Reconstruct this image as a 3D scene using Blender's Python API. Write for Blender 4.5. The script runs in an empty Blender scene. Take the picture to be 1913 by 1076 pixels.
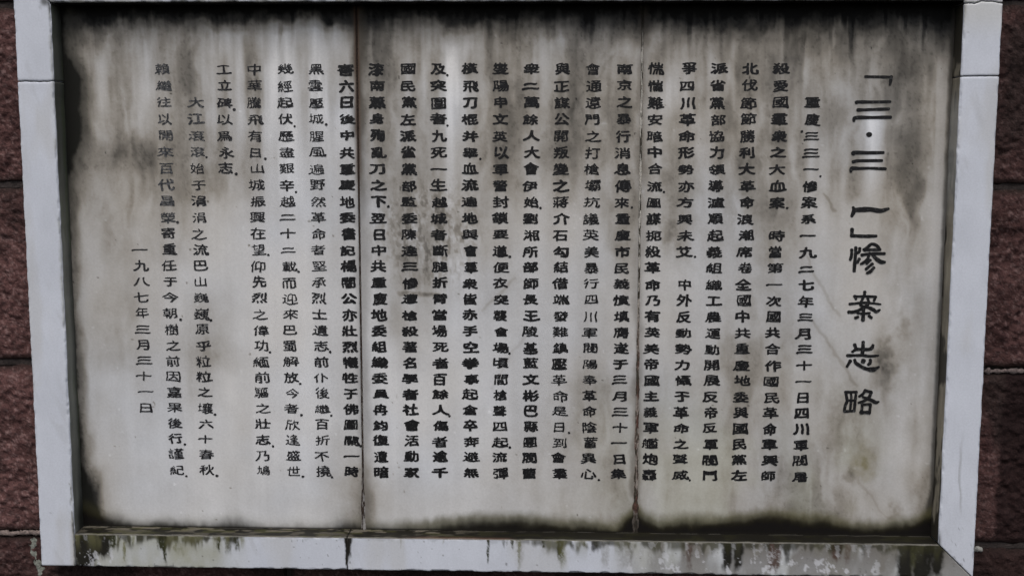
import bpy, math, random
import numpy as np
from mathutils import Vector, Matrix

sc = bpy.context.scene
col = sc.collection
random.seed(4)

# ------------------------------------------------------------------ camera
cam_d = bpy.data.cameras.new('camera'); cam = bpy.data.objects.new('camera', cam_d); col.objects.link(cam)
cam_d.sensor_width = 36.0; cam_d.lens = 36.0 * 2097.0 / 1913.0
cam_d.clip_start = 0.05; cam_d.clip_end = 200
pt, yw, rl = -0.11807, -0.03248, 0.00156
fw = Vector((math.sin(yw) * math.cos(pt), math.cos(yw) * math.cos(pt), math.sin(pt)))
r0 = Vector((math.cos(yw), -math.sin(yw), 0)); u0 = r0.cross(fw)
ri = r0 * math.cos(rl) + u0 * math.sin(rl); up = u0 * math.cos(rl) - r0 * math.sin(rl)
M3 = Matrix((ri, up, -fw)).transposed()
cam.matrix_world = Matrix.Translation((0.1273, -3.0125, 1.65)) @ M3.to_4x4()
sc.camera = cam

# ------------------------------------------------------------------ sky and soft overcast sun
SUN_EL, SUN_AZ = 58.0, -5.0           # azimuth measured from straight in front of the wall towards +x
w = bpy.data.worlds.new('World'); sc.world = w; w.use_nodes = True
nt = w.node_tree; nt.nodes.clear()
out = nt.nodes.new('ShaderNodeOutputWorld'); bg = nt.nodes.new('ShaderNodeBackground')
sky = nt.nodes.new('ShaderNodeTexSky'); sky.sky_type = 'NISHITA'; sky.sun_disc = False
sky.sun_elevation = math.radians(SUN_EL); sky.sun_rotation = math.radians(180 - SUN_AZ)
sky.air_density = 1.0; sky.dust_density = 4.0; sky.ozone_density = 1.0
hsv = nt.nodes.new('ShaderNodeHueSaturation'); hsv.inputs['Saturation'].default_value = 0.66   # cloud cover greys the sky
nt.links.new(sky.outputs[0], hsv.inputs['Color']); nt.links.new(hsv.outputs[0], bg.inputs['Color'])
bg.inputs['Strength'].default_value = 0.12
nt.links.new(bg.outputs[0], out.inputs[0])
sun_d = bpy.data.lights.new('sun', 'SUN'); sun_d.energy = 0.9; sun_d.angle = math.radians(40); sun_d.color = (1.0, 0.97, 0.93)
sun = bpy.data.objects.new('sun', sun_d); col.objects.link(sun)
e, a = math.radians(SUN_EL), math.radians(SUN_AZ)
sdir = Vector((math.cos(e) * math.sin(a), -math.cos(e) * math.cos(a), math.sin(e)))
sun.rotation_euler = (-sdir).to_track_quat('-Z', 'Y').to_euler(); sun.location = sdir * 10
vs = sc.view_settings
vs.view_transform = 'Standard'; vs.look = 'None'; vs.gamma = 1.0; vs.use_curve_mapping = False
vs.exposure = 0.24

# ------------------------------------------------------------------ numpy noise
def _hash(i, j, s):
    n = (i.astype(np.int64) * 374761393 + j.astype(np.int64) * 668265263 + s * 2147483647) & 0x7fffffff
    n = (n ^ (n >> 13)) * 1274126177 & 0x7fffffff
    n = (n ^ (n >> 16)) * 1911520717 & 0x7fffffff
    return ((n ^ (n >> 15)) & 0xffffff) / 16777215.0
def vn(x, y, s=0):
    xi = np.floor(x); yi = np.floor(y); fx = x - xi; fy = y - yi
    fx = fx * fx * fx * (fx * (fx * 6 - 15) + 10); fy = fy * fy * fy * (fy * (fy * 6 - 15) + 10)
    h = lambda dx, dy: _hash(xi + dx, yi + dy, s)
    a = h(0, 0) * (1 - fx) + h(1, 0) * fx; b = h(0, 1) * (1 - fx) + h(1, 1) * fx
    return a * (1 - fy) + b * fy
def fbm(x, y, s=0, o=4, g=0.5):
    t = 0; amp = 1; tot = 0
    for k in range(o):
        t = t + amp * vn(x * 2 ** k + 17.3 * k, y * 2 ** k - 9.1 * k, s + k); tot += amp; amp *= g
    return t / tot                                    # 0..1, mean about 0.5
def sm(a, b, x):
    t = np.clip((x - a) / (b - a), 0, 1); return t * t * (3 - 2 * t)
def lin(v):
    v = np.asarray(v, float) / 255.0
    return np.where(v <= 0.04045, v / 12.92, ((v + 0.055) / 1.055) ** 2.4)
def mix(c, d, m):
    m = np.asarray(m)[..., None]; return c * (1 - m) + np.asarray(d) * m

# ------------------------------------------------------------------ mesh helpers
def obj(name, me, mat, parent=None, smooth=True):
    o = bpy.data.objects.new(name, me); col.objects.link(o)
    if mat and not me.materials: me.materials.append(mat)
    o.parent = parent
    if smooth and len(me.polygons):
        me.polygons.foreach_set('use_smooth', np.ones(len(me.polygons), bool))
    return o
def mesh(name, v, faces, colr=None):
    """faces: (n,4) int array of quads"""
    me = bpy.data.meshes.new(name)
    v = np.asarray(v, np.float32); f = np.asarray(faces, np.int32)
    me.vertices.add(len(v)); me.vertices.foreach_set('co', v.ravel())
    n, k = f.shape
    me.loops.add(n * k); me.loops.foreach_set('vertex_index', f.ravel())
    me.polygons.add(n); me.polygons.foreach_set('loop_start', np.arange(0, n * k, k, dtype=np.int32))
    me.update(calc_edges=True)
    if colr is not None:
        at = me.color_attributes.new('stain', 'FLOAT_COLOR', 'POINT')
        c4 = np.ones((len(v), 4), np.float32); c4[:, :3] = colr; at.data.foreach_set('color', c4.ravel())
    me.validate(); return me
def box_grid(nx, ny, nz):
    """unit-cube surface grid, shared edge points; returns p in [0,1]^3 and quads (outward)"""
    P = []; F = []; base = 0
    def face(ax, ua, va, side, nu, nv):
        nonlocal base
        u, v = np.meshgrid(np.linspace(0, 1, nu + 1), np.linspace(0, 1, nv + 1), indexing='ij')
        p = np.zeros(u.shape + (3,)); p[..., ax] = side; p[..., ua] = u; p[..., va] = v
        idx = np.arange(u.size).reshape(u.shape) + base
        q = np.stack([idx[:-1, :-1], idx[1:, :-1], idx[1:, 1:], idx[:-1, 1:]], -1).reshape(-1, 4)
        right = (ax, ua, va) in ((0, 1, 2), (1, 2, 0), (2, 0, 1))
        if (side == 1) != right: q = q[:, ::-1]
        P.append(p.reshape(-1, 3)); F.append(q); base += u.size
    n = (nx, ny, nz)
    for ax, ua, va in ((0, 1, 2), (1, 2, 0), (2, 0, 1)):
        for s in (0, 1): face(ax, ua, va, s, n[ua], n[va])
    P = np.concatenate(P); F = np.concatenate(F)
    key = np.round(P * 1e6).astype(np.int64)
    _, first, inv = np.unique(key, axis=0, return_index=True, return_inverse=True)
    return P[first], inv.ravel()[F]
def round_box(P, lo, hi, r):
    """P real coordinates of a box lo..hi: rounds the edges"""
    lo = np.asarray(lo); hi = np.asarray(hi)
    c = np.clip(P, lo + r, hi - r); d = P - c; n = np.linalg.norm(d, axis=1, keepdims=True)
    many = (np.abs(d) > 1e-9).sum(1, keepdims=True)
    # only edge zones are pulled in
    return np.where(many > 1, c + d / np.maximum(n, 1e-9) * np.minimum(n, r), P)

# ------------------------------------------------------------------ materials
def new_mat(name):
    m = bpy.data.materials.new(name); m.use_nodes = True; t = m.node_tree; t.nodes.clear()
    o = t.nodes.new('ShaderNodeOutputMaterial'); b = t.nodes.new('ShaderNodeBsdfPrincipled')
    t.links.new(b.outputs[0], o.inputs[0]); return m, t, b
def nd(t, kind, **k):
    n = t.nodes.new(kind)
    for a, v in k.items():
        if a.startswith('i_'):
            key = a[2:].replace('_', ' '); n.inputs[key].default_value = v
        else: setattr(n, a, v)
    return n
def stained(name, rough, spec, fine, fine_amt, bump, bump_scale, rough_dark=None):
    """colour comes from the 'stain' attribute (stone colour + weathering), broken up by fine grain"""
    m, t, b = new_mat(name)
    at = nd(t, 'ShaderNodeAttribute', attribute_name='stain')
    tc = nd(t, 'ShaderNodeTexCoord')
    n1 = nd(t, 'ShaderNodeTexNoise'); n1.inputs['Scale'].default_value = fine; n1.inputs['Detail'].default_value = 6; n1.inputs['Roughness'].default_value = 0.65
    t.links.new(tc.outputs['Object'], n1.inputs['Vector'])
    mr = nd(t, 'ShaderNodeMapRange'); mr.inputs['From Min'].default_value = 0.3; mr.inputs['From Max'].default_value = 0.7
    mr.inputs['To Min'].default_value = 1 - fine_amt; mr.inputs['To Max'].default_value = 1 + fine_amt
    t.links.new(n1.outputs['Fac'], mr.inputs['Value'])
    vm = nd(t, 'ShaderNodeVectorMath', operation='SCALE')
    t.links.new(at.outputs['Color'], vm.inputs[0]); t.links.new(mr.outputs[0], vm.inputs['Scale'])
    t.links.new(vm.outputs[0], b.inputs['Base Color'])
    b.inputs['Roughness'].default_value = rough; b.inputs['Specular IOR Level'].default_value = spec
    n2 = nd(t, 'ShaderNodeTexNoise'); n2.inputs['Scale'].default_value = bump_scale; n2.inputs['Detail'].default_value = 5
    t.links.new(tc.outputs['Object'], n2.inputs['Vector'])
    bp = nd(t, 'ShaderNodeBump'); bp.inputs['Strength'].default_value = bump; bp.inputs['Distance'].default_value = 0.004
    t.links.new(n2.outputs['Fac'], bp.inputs['Height']); t.links.new(bp.outputs[0], b.inputs['Normal'])
    return m
MAT_SLAB = stained('weathered_marble', 0.6, 0.10, 170, 0.06, 0.05, 60)
MAT_FRAME = stained('white_marble', 0.5, 0.15, 190, 0.07, 0.06, 90)
MAT_WALL = stained('red_sandstone', 0.9, 0.12, 210, 0.35, 0.9, 190)
MAT_MORTAR = stained('mortar', 0.95, 0.1, 220, 0.25, 0.8, 200)
def paint(name, c, wear, thr):
    m, t, b = new_mat(name)
    tc = nd(t, 'ShaderNodeTexCoord'); ge = nd(t, 'ShaderNodeNewGeometry')
    n = nd(t, 'ShaderNodeTexNoise'); n.inputs['Scale'].default_value = 140; n.inputs['Detail'].default_value = 5
    t.links.new(ge.outputs['Position'], n.inputs['Vector'])
    r = nd(t, 'ShaderNodeMapRange'); r.inputs['From Min'].default_value = thr; r.inputs['From Max'].default_value = thr + 0.2
    r.inputs['To Max'].default_value = 0.8
    t.links.new(n.outputs['Fac'], r.inputs['Value'])
    x = nd(t, 'ShaderNodeMix', data_type='RGBA'); x.inputs[6].default_value = (*c, 1); x.inputs[7].default_value = (*wear, 1)
    t.links.new(r.outputs[0], x.inputs[0]); t.links.new(x.outputs[2], b.inputs['Base Color'])
    b.inputs['Roughness'].default_value = 0.55; b.inputs['Specular IOR Level'].default_value = 0.25
    return m
INK = {'b': paint('black_paint', (0.007, 0.007, 0.008), (0.10, 0.10, 0.10), 0.56),
       'm': paint('black_paint_thin', (0.012, 0.012, 0.014), (0.08, 0.08, 0.085), 0.5),
       'g': paint('black_paint_faded', (0.028, 0.03, 0.033), (0.15, 0.15, 0.155), 0.45)}

# ------------------------------------------------------------------ dimensions (metres; wall runs along x, faces -y)
XI, XO = 1.202, 1.300
ZBI, ZBO, ZTI, ZTO = 0.591, 0.496, 2.049, 2.147
SY = 0.065                        # slab face lies this far behind the face of the frame
WY = 0.078                        # face of the wall blocks
J1, J2 = -0.394, 0.3765           # joints between the three slabs

def thing(name, label, cat, loc=(0, 0, 0)):
    o = bpy.data.objects.new(name, None); col.objects.link(o); o.location = loc
    o.empty_display_size = 0.2
    o['label'] = label; o['category'] = cat; return o

# ================================================================== the wall
wall = thing('stone_wall', 'rough dark red sandstone block wall around the white framed tablet', 'wall')
def stone_block(x0, x1, z0, z1, seed, tone):
    st = 0.0042 if x0 < 1.5 and x1 > -1.5 else 0.012
    nx, nz = max(6, int((x1 - x0) / st)), max(6, int((z1 - z0) / st))
    P, F = box_grid(nx, 4, nz)
    lo = np.array([x0, WY, z0]); hi = np.array([x1, WY + 0.16, z1])
    V = lo + P * (hi - lo)
    X, Z = V[:, 0].copy(), V[:, 2].copy()
    V = round_box(V, lo, hi, 0.008)
    front = P[:, 1] < 1e-6
    d = (fbm(X * 14, Z * 14, seed, 4) - 0.5) * 0.022 + (fbm(X * 70, Z * 70, seed + 9, 3, 0.6) - 0.5) * 0.016
    edge = np.minimum.reduce([X - x0, x1 - X, Z - z0, z1 - Z])
    k = sm(-0.002, 0.03, edge)
    V[:, 1] += np.where(front, np.maximum(d * k, -0.006) + (1 - sm(0, 0.02, edge)) * 0.006, 0)
    # ragged arrises
    V[:, 2] += np.where(edge < 0.004, (fbm(X * 30, Z * 3, seed + 5, 3) - 0.5) * 0.012, 0)
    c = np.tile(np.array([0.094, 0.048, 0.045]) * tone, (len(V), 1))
    n = fbm(X * 9, Z * 9, seed + 20, 4); c = c * (0.65 + 0.7 * n)[:, None]
    sp = sm(0.58, 0.72, fbm(X * 130, Z * 170, seed + 30, 3, 0.6)); c = mix(c, np.array([0.30, 0.20, 0.19]) * tone, sp * 0.45)
    pit = sm(0.56, 0.70, fbm(X * 100, Z * 150, seed + 40, 3, 0.6)); c = mix(c, [0.018, 0.009, 0.010], pit * 0.6)
    c = mix(c, [0.017, 0.013, 0.012], 0.75 * sm(0.52, 0.75, fbm(X * 4.2, Z * 2.6, seed + 50, 3)))     # damp black patches
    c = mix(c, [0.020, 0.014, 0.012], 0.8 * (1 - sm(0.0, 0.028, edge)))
    if x0 > 1.0 and z1 < 1.2:
        c = mix(c, [0.015, 0.008, 0.008], 0.85 * sm(1.383, 1.400, X + (fbm(X * 8, Z * 8, 3) - .5) * 0.03 + (1.06 - Z) * 0.012))
    if x1 > 1.5 and z1 < 0.6: c = mix(c, [0.020, 0.012, 0.011], 0.75 * sm(1.2, 1.3, X))
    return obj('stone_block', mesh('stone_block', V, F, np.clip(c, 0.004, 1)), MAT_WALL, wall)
ZJ = [0.06, 0.560, 1.062, 1.565, 2.053, 2.55]
G = 0.007
tones = [0.62, 1.05, 1.0, 0.95, 0.8]  # bottom course darkened to deepen the shade under the frame
sd = 100
for k in range(5):
    z0, z1 = ZJ[k] + G, ZJ[k + 1] - G
    if k in (0, 4):
        cuts = [-2.45, -1.72 + 0.1 * k, -0.62, 0.47, 1.66 - 0.1 * k, 2.45]
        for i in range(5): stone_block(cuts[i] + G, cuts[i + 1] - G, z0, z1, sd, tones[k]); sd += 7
    else:
        b = [1.95, 2.1, 1.9][k - 1]
        stone_block(-b, -1.22, z0, z1, sd, tones[k]); stone_block(1.22, b - 0.04, z0, z1, sd + 3, tones[k] * 0.7); sd += 7
        stone_block(-2.45, -b - 2 * G, z0, z1, sd, tones[k]); stone_block(b - 0.04 + 2 * G, 2.45, z0, z1, sd + 3, tones[k] * 0.7); sd += 7
def plain_box(name, x0, x1, y0, y1, z0, z1, c, mat, parent, step=0.02, r=0.002, amp=0.0, seed=1):
    P, F = box_grid(max(2, int((x1 - x0) / step)), max(2, int((y1 - y0) / step)), max(2, int((z1 - z0) / step)))
    lo = np.array([x0, y0, z0]); hi = np.array([x1, y1, z1]); V = lo + P * (hi - lo); X, Z = V[:, 0].copy(), V[:, 2].copy()
    V = round_box(V, lo, hi, r)
    if amp: V[:, 1] += np.where(P[:, 1] < 1e-6, (fbm(X * 60, Z * 60, seed, 3) - 0.5) * amp, 0)
    cc = np.tile(np.asarray(c), (len(V), 1)) * (0.6 + 0.8 * fbm(X * 20, Z * 20, seed + 2, 3))[:, None]
    return obj(name, mesh(name, V, F, cc), mat, parent)
plain_box('wall_core', -2.45, 2.45, WY + 0.03, WY + 0.30, 0.06, 2.55, (0.05, 0.043, 0.04), MAT_MORTAR, wall, 0.05, 0.004)
def smear(name, pts, rad, depth, c, seed):
    """a lumpy trowelled line of mortar along pts (x, z), on the wall face"""
    pts = np.asarray(pts, float); n = max(12, int(np.hypot(*(pts[-1] - pts[0])) / 0.003)); m = 12
    s = np.linspace(0, 1, n); seg = np.linspace(0, 1, len(pts))
    cx, cz = np.interp(s, seg, pts[:, 0]), np.interp(s, seg, pts[:, 1])
    r = rad * (0.45 + 1.1 * fbm(s * n * 0.30, s * 0, seed, 4)) * sm(0, 0.06, s) * sm(0, 0.06, 1 - s) + 0.0004
    tx, tz = np.gradient(cx), np.gradient(cz); L = np.hypot(tx, tz); nx, nz = -tz / L, tx / L
    a = np.linspace(0, 2 * np.pi, m, endpoint=False)
    V = np.zeros((n, m, 3)); off = np.cos(a)[None, :] * r[:, None]
    off = off * (0.3 + 1.5 * fbm(s[:, None] * n * 0.45 + a * 0, np.cos(a)[None] * 3 + s[:, None] * 0, seed + 4, 3))
    V[..., 0] = cx[:, None] + nx[:, None] * off; V[..., 2] = cz[:, None] + nz[:, None] * off
    V[..., 1] = WY + 0.004 - np.sin(a)[None, :] * depth * (0.5 + fbm(s[:, None] * n * 0.3 + a * 0, a[None] * 1.5 + s[:, None] * 0, seed + 8, 3))
    idx = np.arange(n * m).reshape(n, m); nxt = np.roll(idx, -1, 1)
    F = np.stack([idx[:-1], idx[1:], nxt[1:], nxt[:-1]], -1).reshape(-1, 4)
    v = V.reshape(-1, 3)
    cc = np.tile(np.asarray(c), (len(v), 1)) * (0.35 + 1.1 * fbm(v[:, 0] * 150, v[:, 2] * 150, seed + 11, 3))[:, None]
    o = obj(name, mesh(name, v, F, cc), MAT_MORTAR, wall); return o
smear('mortar_smear', [(-1.357, 0.550), (-1.358, 0.52), (-1.352, 0.49), (-1.345, 0.465), (-1.335, 0.43), (-1.325, 0.40)], 0.013, 0.006, (0.24, 0.25, 0.22), 3)
smear('mortar_smear', [(1.325, 0.548), (1.340, 0.553), (1.352, 0.548)], 0.007, 0.008, (0.28, 0.28, 0.26), 5)
smear('mortar_smear', [(-1.56, 0.562), (-1.42, 0.561), (-1.36, 0.565), (-1.31, 0.560)], 0.0065, 0.006, (0.20, 0.16, 0.145), 7)
smear('mortar_smear', [(1.33, 1.058), (1.40, 1.060), (1.52, 1.057)], 0.0055, 0.005, (0.13, 0.105, 0.10), 9)
for z, x0, x1 in ((1.565, -1.9, -1.305), (1.062, -1.9, -1.305), (1.565, 1.305, 1.9), (2.053, -2.0, 2.0), (1.062, 1.305, 1.34), (0.560, 1.33, 1.9)):
    plain_box('mortar_joint', x0, x1, WY + 0.012, WY + 0.035, z - 0.012, z + 0.012, (0.045, 0.037, 0.035), MAT_MORTAR, wall, 0.006, 0.002, 0.008, int(z * 100))

# ================================================================== the tablet
tab = thing('memorial_tablet', 'white marble tablet densely lettered in black Chinese characters, framed in white stone', 'tablet')
STAIN = [
 (2.041, [(-1.206,14), (1.209,14)]),
 (2.020, [(-1.192,24), (-1.016,34), (-0.854,38), (-0.693,44), (-0.533,44), (-0.373,34), (-0.214,34), (-0.055,32), (0.261,26), (0.731,26), (1.041,22), (1.196,16)]),
 (1.995, [(-1.194,42), (-1.017,80), (-0.855,78), (-0.694,95), (-0.534,98), (-0.374,68), (-0.214,74), (-0.055,80), (0.103,70), (0.261,56), (0.418,60), (0.575,54), (0.731,55), (0.887,56), (1.042,42), (1.183,40)]),
 (1.971, [(-1.195,58), (-1.018,116), (-0.856,108), (-0.695,126), (-0.534,130), (-0.374,96), (-0.214,105), (-0.055,114), (0.103,102), (0.261,86), (0.419,92), (0.576,84), (0.604,112), (0.661,84), (0.732,84), (0.803,96), (0.888,88), (0.973,82), (1.043,60), (1.114,76), (1.184,64)]),
 (1.935, [(-1.196,62), (-1.137,104), (-1.019,132), (-0.857,122), (-0.696,136), (-0.535,146), (-0.433,122), (-0.374,114), (-0.215,128), (-0.128,142), (-0.055,136), (0.103,136), (0.262,112), (0.419,120), (0.576,112), (0.608,142), (0.662,110), (0.733,100), (0.818,116), (0.889,104), (0.953,122), (1.045,78), (1.115,92), (1.186,84)]),
 (1.879, [(-1.214,48), (-1.155,60), (-1.117,120), (-1.021,140), (-0.859,126), (-0.756,122), (-0.697,146), (-0.536,160), (-0.448,124), (-0.375,114), (-0.288,130), (-0.215,142), (-0.128,165), (-0.077,125), (-0.012,112), (0.089,158), (0.161,124), (0.262,122), (0.320,106), (0.420,134), (0.506,138), (0.578,138), (0.603,160), (0.642,118), (0.735,104), (0.820,142), (0.877,116), (0.955,136), (1.004,110), (1.054,86), (1.118,100), (1.188,104)]),
 (1.807, [(-1.214,40), (-1.165,48), (-1.121,122), (-1.024,150), (-0.935,142), (-0.861,130), (-0.758,128), (-0.699,142), (-0.537,166), (-0.464,134), (-0.405,128), (-0.362,124), (-0.289,130), (-0.216,146), (-0.114,168), (-0.056,134), (-0.012,108), (0.032,118), (0.104,146), (0.162,114), (0.263,128), (0.321,102), (0.371,106), (0.450,160), (0.508,130), (0.565,128), (0.608,152), (0.665,106), (0.737,94), (0.822,150), (0.886,132), (0.950,138), (1.007,112), (1.057,100), (1.121,124), (1.189,118)]),
 (1.735, [(-1.213,36), (-1.161,46), (-1.109,118), (-1.027,146), (-0.968,128), (-0.864,130), (-0.760,130), (-0.701,148), (-0.539,166), (-0.436,150), (-0.363,138), (-0.289,128), (-0.216,136), (-0.114,160), (-0.012,102), (0.032,112), (0.104,150), (0.162,112), (0.264,124), (0.322,100), (0.423,146), (0.480,112), (0.538,140), (0.581,128), (0.667,112), (0.739,104), (0.825,152), (0.896,134), (0.939,124), (0.996,168), (1.039,140), (1.081,106), (1.138,122), (1.192,124)]),
 (1.649, [(-1.213,40), (-1.180,70), (-1.142,104), (-1.090,118), (-1.015,100), (-0.941,106), (-0.867,118), (-0.763,126), (-0.703,146), (-0.614,160), (-0.541,166), (-0.437,156), (-0.364,138), (-0.290,126), (-0.217,132), (-0.114,154), (-0.012,104), (0.032,116), (0.105,152), (0.163,112), (0.250,126), (0.323,104), (0.424,148), (0.482,108), (0.540,142), (0.597,126), (0.669,120), (0.741,108), (0.842,152), (0.913,146), (0.942,122), (0.999,156), (1.085,104), (1.142,118), (1.192,134)]),
 (1.562, [(-1.211,62), (-1.176,112), (-1.109,134), (-1.034,138), (-0.989,128), (-0.929,118), (-0.869,126), (-0.765,132), (-0.706,148), (-0.616,164), (-0.542,168), (-0.439,160), (-0.365,142), (-0.291,122), (-0.203,128), (-0.144,148), (-0.056,142), (0.032,142), (0.105,156), (0.178,132), (0.251,138), (0.324,112), (0.426,150), (0.491,116), (0.556,146), (0.672,122), (0.744,116), (0.859,156), (0.916,148), (0.945,120), (1.003,152), (1.089,104), (1.146,124), (1.191,140)]),
 (1.489, [(-1.208,70), (-1.172,140), (-1.112,118), (-1.067,124), (-1.022,142), (-0.917,132), (-0.872,142), (-0.797,158), (-0.708,158), (-0.544,170), (-0.425,156), (-0.351,150), (-0.277,122), (-0.203,124), (-0.130,128), (-0.056,146), (0.105,158), (0.252,148), (0.325,118), (0.427,152), (0.492,122), (0.558,150), (0.674,130), (0.746,118), (0.876,158), (0.962,150), (1.020,148), (1.092,116), (1.149,136), (1.192,146)]),
 (1.415, [(-1.209,80), (-1.172,150), (-1.100,134), (-1.025,148), (-0.904,138), (-0.799,166), (-0.710,166), (-0.545,171), (-0.411,156), (-0.352,152), (-0.308,132), (-0.233,124), (-0.160,130), (-0.100,146), (0.018,156), (0.106,160), (0.252,154), (0.326,124), (0.428,156), (0.472,122), (0.515,152), (0.675,142), (0.748,124), (0.878,158), (0.994,158), (1.095,132), (1.152,144), (1.190,148)]),
 (1.311, [(-1.207,84), (-1.172,148), (-1.044,146), (-0.878,164), (-0.712,170), (-0.547,172), (-0.413,160), (-0.353,158), (-0.294,140), (-0.249,132), (-0.175,144), (-0.101,160), (0.106,160), (0.254,158), (0.342,146), (0.430,160), (0.591,156), (0.678,146), (0.751,138), (0.882,158), (0.998,158), (1.099,148), (1.188,142)]),
 (1.192, [(-1.207,84), (-1.170,146), (-1.109,142), (-1.048,140), (-0.988,154), (-0.897,162), (-0.844,140), (-0.806,148), (-0.731,168), (-0.550,172), (-0.415,162), (-0.355,166), (-0.295,140), (-0.243,150), (-0.131,168), (0.107,162), (0.255,158), (0.343,150), (0.432,160), (0.593,154), (0.681,140), (0.754,142), (0.886,156), (1.002,154), (1.104,148), (1.147,138), (1.191,132)]),
 (1.102, [(-1.208,86), (-1.171,150), (-1.113,142), (-1.037,140), (-0.961,158), (-0.885,148), (-0.832,138), (-0.778,152), (-0.718,168), (-0.552,172), (-0.416,160), (-0.356,168), (-0.266,158), (-0.131,170), (0.107,160), (0.256,154), (0.345,150), (0.433,156), (0.595,148), (0.669,118), (0.713,126), (0.757,138), (0.889,154), (1.006,150), (1.057,116), (1.093,142), (1.151,146), (1.188,128)]),
 (1.011, [(-1.207,88), (-1.170,160), (-1.040,158), (-0.903,160), (-0.872,150), (-0.736,169), (-0.554,173), (-0.418,160), (-0.357,170), (-0.132,171), (0.108,158), (0.197,142), (0.257,138), (0.346,146), (0.435,152), (0.597,144), (0.679,114), (0.715,130), (0.760,136), (0.892,150), (1.024,138), (1.060,120), (1.112,150), (1.155,150), (1.185,126)]),
 (0.919, [(-1.208,74), (-1.173,158), (-1.044,164), (-0.891,166), (-0.738,170), (-0.555,173), (-0.419,162), (-0.358,170), (-0.132,171), (0.108,156), (0.198,140), (0.258,136), (0.347,140), (0.436,150), (0.600,144), (0.688,126), (0.762,134), (0.895,148), (0.939,128), (0.998,130), (1.057,150), (1.115,156), (1.186,124)]),
 (0.812, [(-1.209,46), (-1.179,120), (-1.148,160), (-0.894,167), (-0.741,170), (-0.558,172), (-0.436,158), (-0.360,168), (-0.133,170), (0.109,154), (0.199,142), (0.259,140), (0.348,142), (0.438,148), (0.602,144), (0.765,130), (0.899,134), (0.987,128), (1.046,146), (1.120,158), (1.157,146), (1.186,120)]),
 (0.703, [(-1.210,34), (-1.169,50), (-1.142,140), (-1.107,158), (-0.898,166), (-0.744,168), (-0.560,168), (-0.453,150), (-0.392,118), (-0.354,152), (-0.133,166), (0.109,150), (0.275,144), (0.365,124), (0.440,148), (0.605,142), (0.769,128), (0.902,124), (0.976,128), (1.050,150), (1.110,156), (1.154,138), (1.191,96)]),
]

BAND = [(-1.208, 0.673), (-1.055, 0.625), (-0.915, 0.629), (-0.854, 0.633), (-0.746, 0.628), (-0.669, 0.607), (-0.516, 0.614), (-0.423, 0.632), (-0.332, 0.616), (-0.21, 0.622), (-0.057, 0.64), (0.034, 0.644), (0.155, 0.636), (0.321, 0.618), (0.373, 0.669), (0.441, 0.627), (0.621, 0.645), (0.77, 0.653), (0.92, 0.644), (1.068, 0.635), (1.142, 0.645), (1.206, 0.672)]
LDARK = [(2.06, -1.185), (2.023, -1.192), (1.923, -1.186), (1.851, -1.148), (1.778, -1.152), (1.691, -1.163), (1.632, -1.188), (1.52, -1.203), (1.184, -1.204), (0.939, -1.203), (0.784, -1.193), (0.674, -1.164), (0.595, -1.142)]
zr = np.array([r[0] for r in STAIN][::-1])
xs_t = np.linspace(-1.21, 1.21, 485)
TOP_LIFT = {2.020: 1.35, 1.995: 1.36, 1.971: 1.20, 1.935: 1.08, 1.879: 1.02}  # lightens the top rows to offset the frame's shade on them
tabv = np.stack([np.interp(xs_t, [p[0] for p in r[1]], [p[1] * TOP_LIFT.get(r[0], 1.0) for p in r[1]]) for r in STAIN][::-1])
def seg_dist(X, Z, p, q):
    p = np.array(p); q = np.array(q); d = q - p; L = d @ d
    t = np.clip(((X - p[0]) * d[0] + (Z - p[1]) * d[1]) / L, 0, 1)
    return np.hypot(X - p[0] - t * d[0], Z - p[1] - t * d[1])
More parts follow.
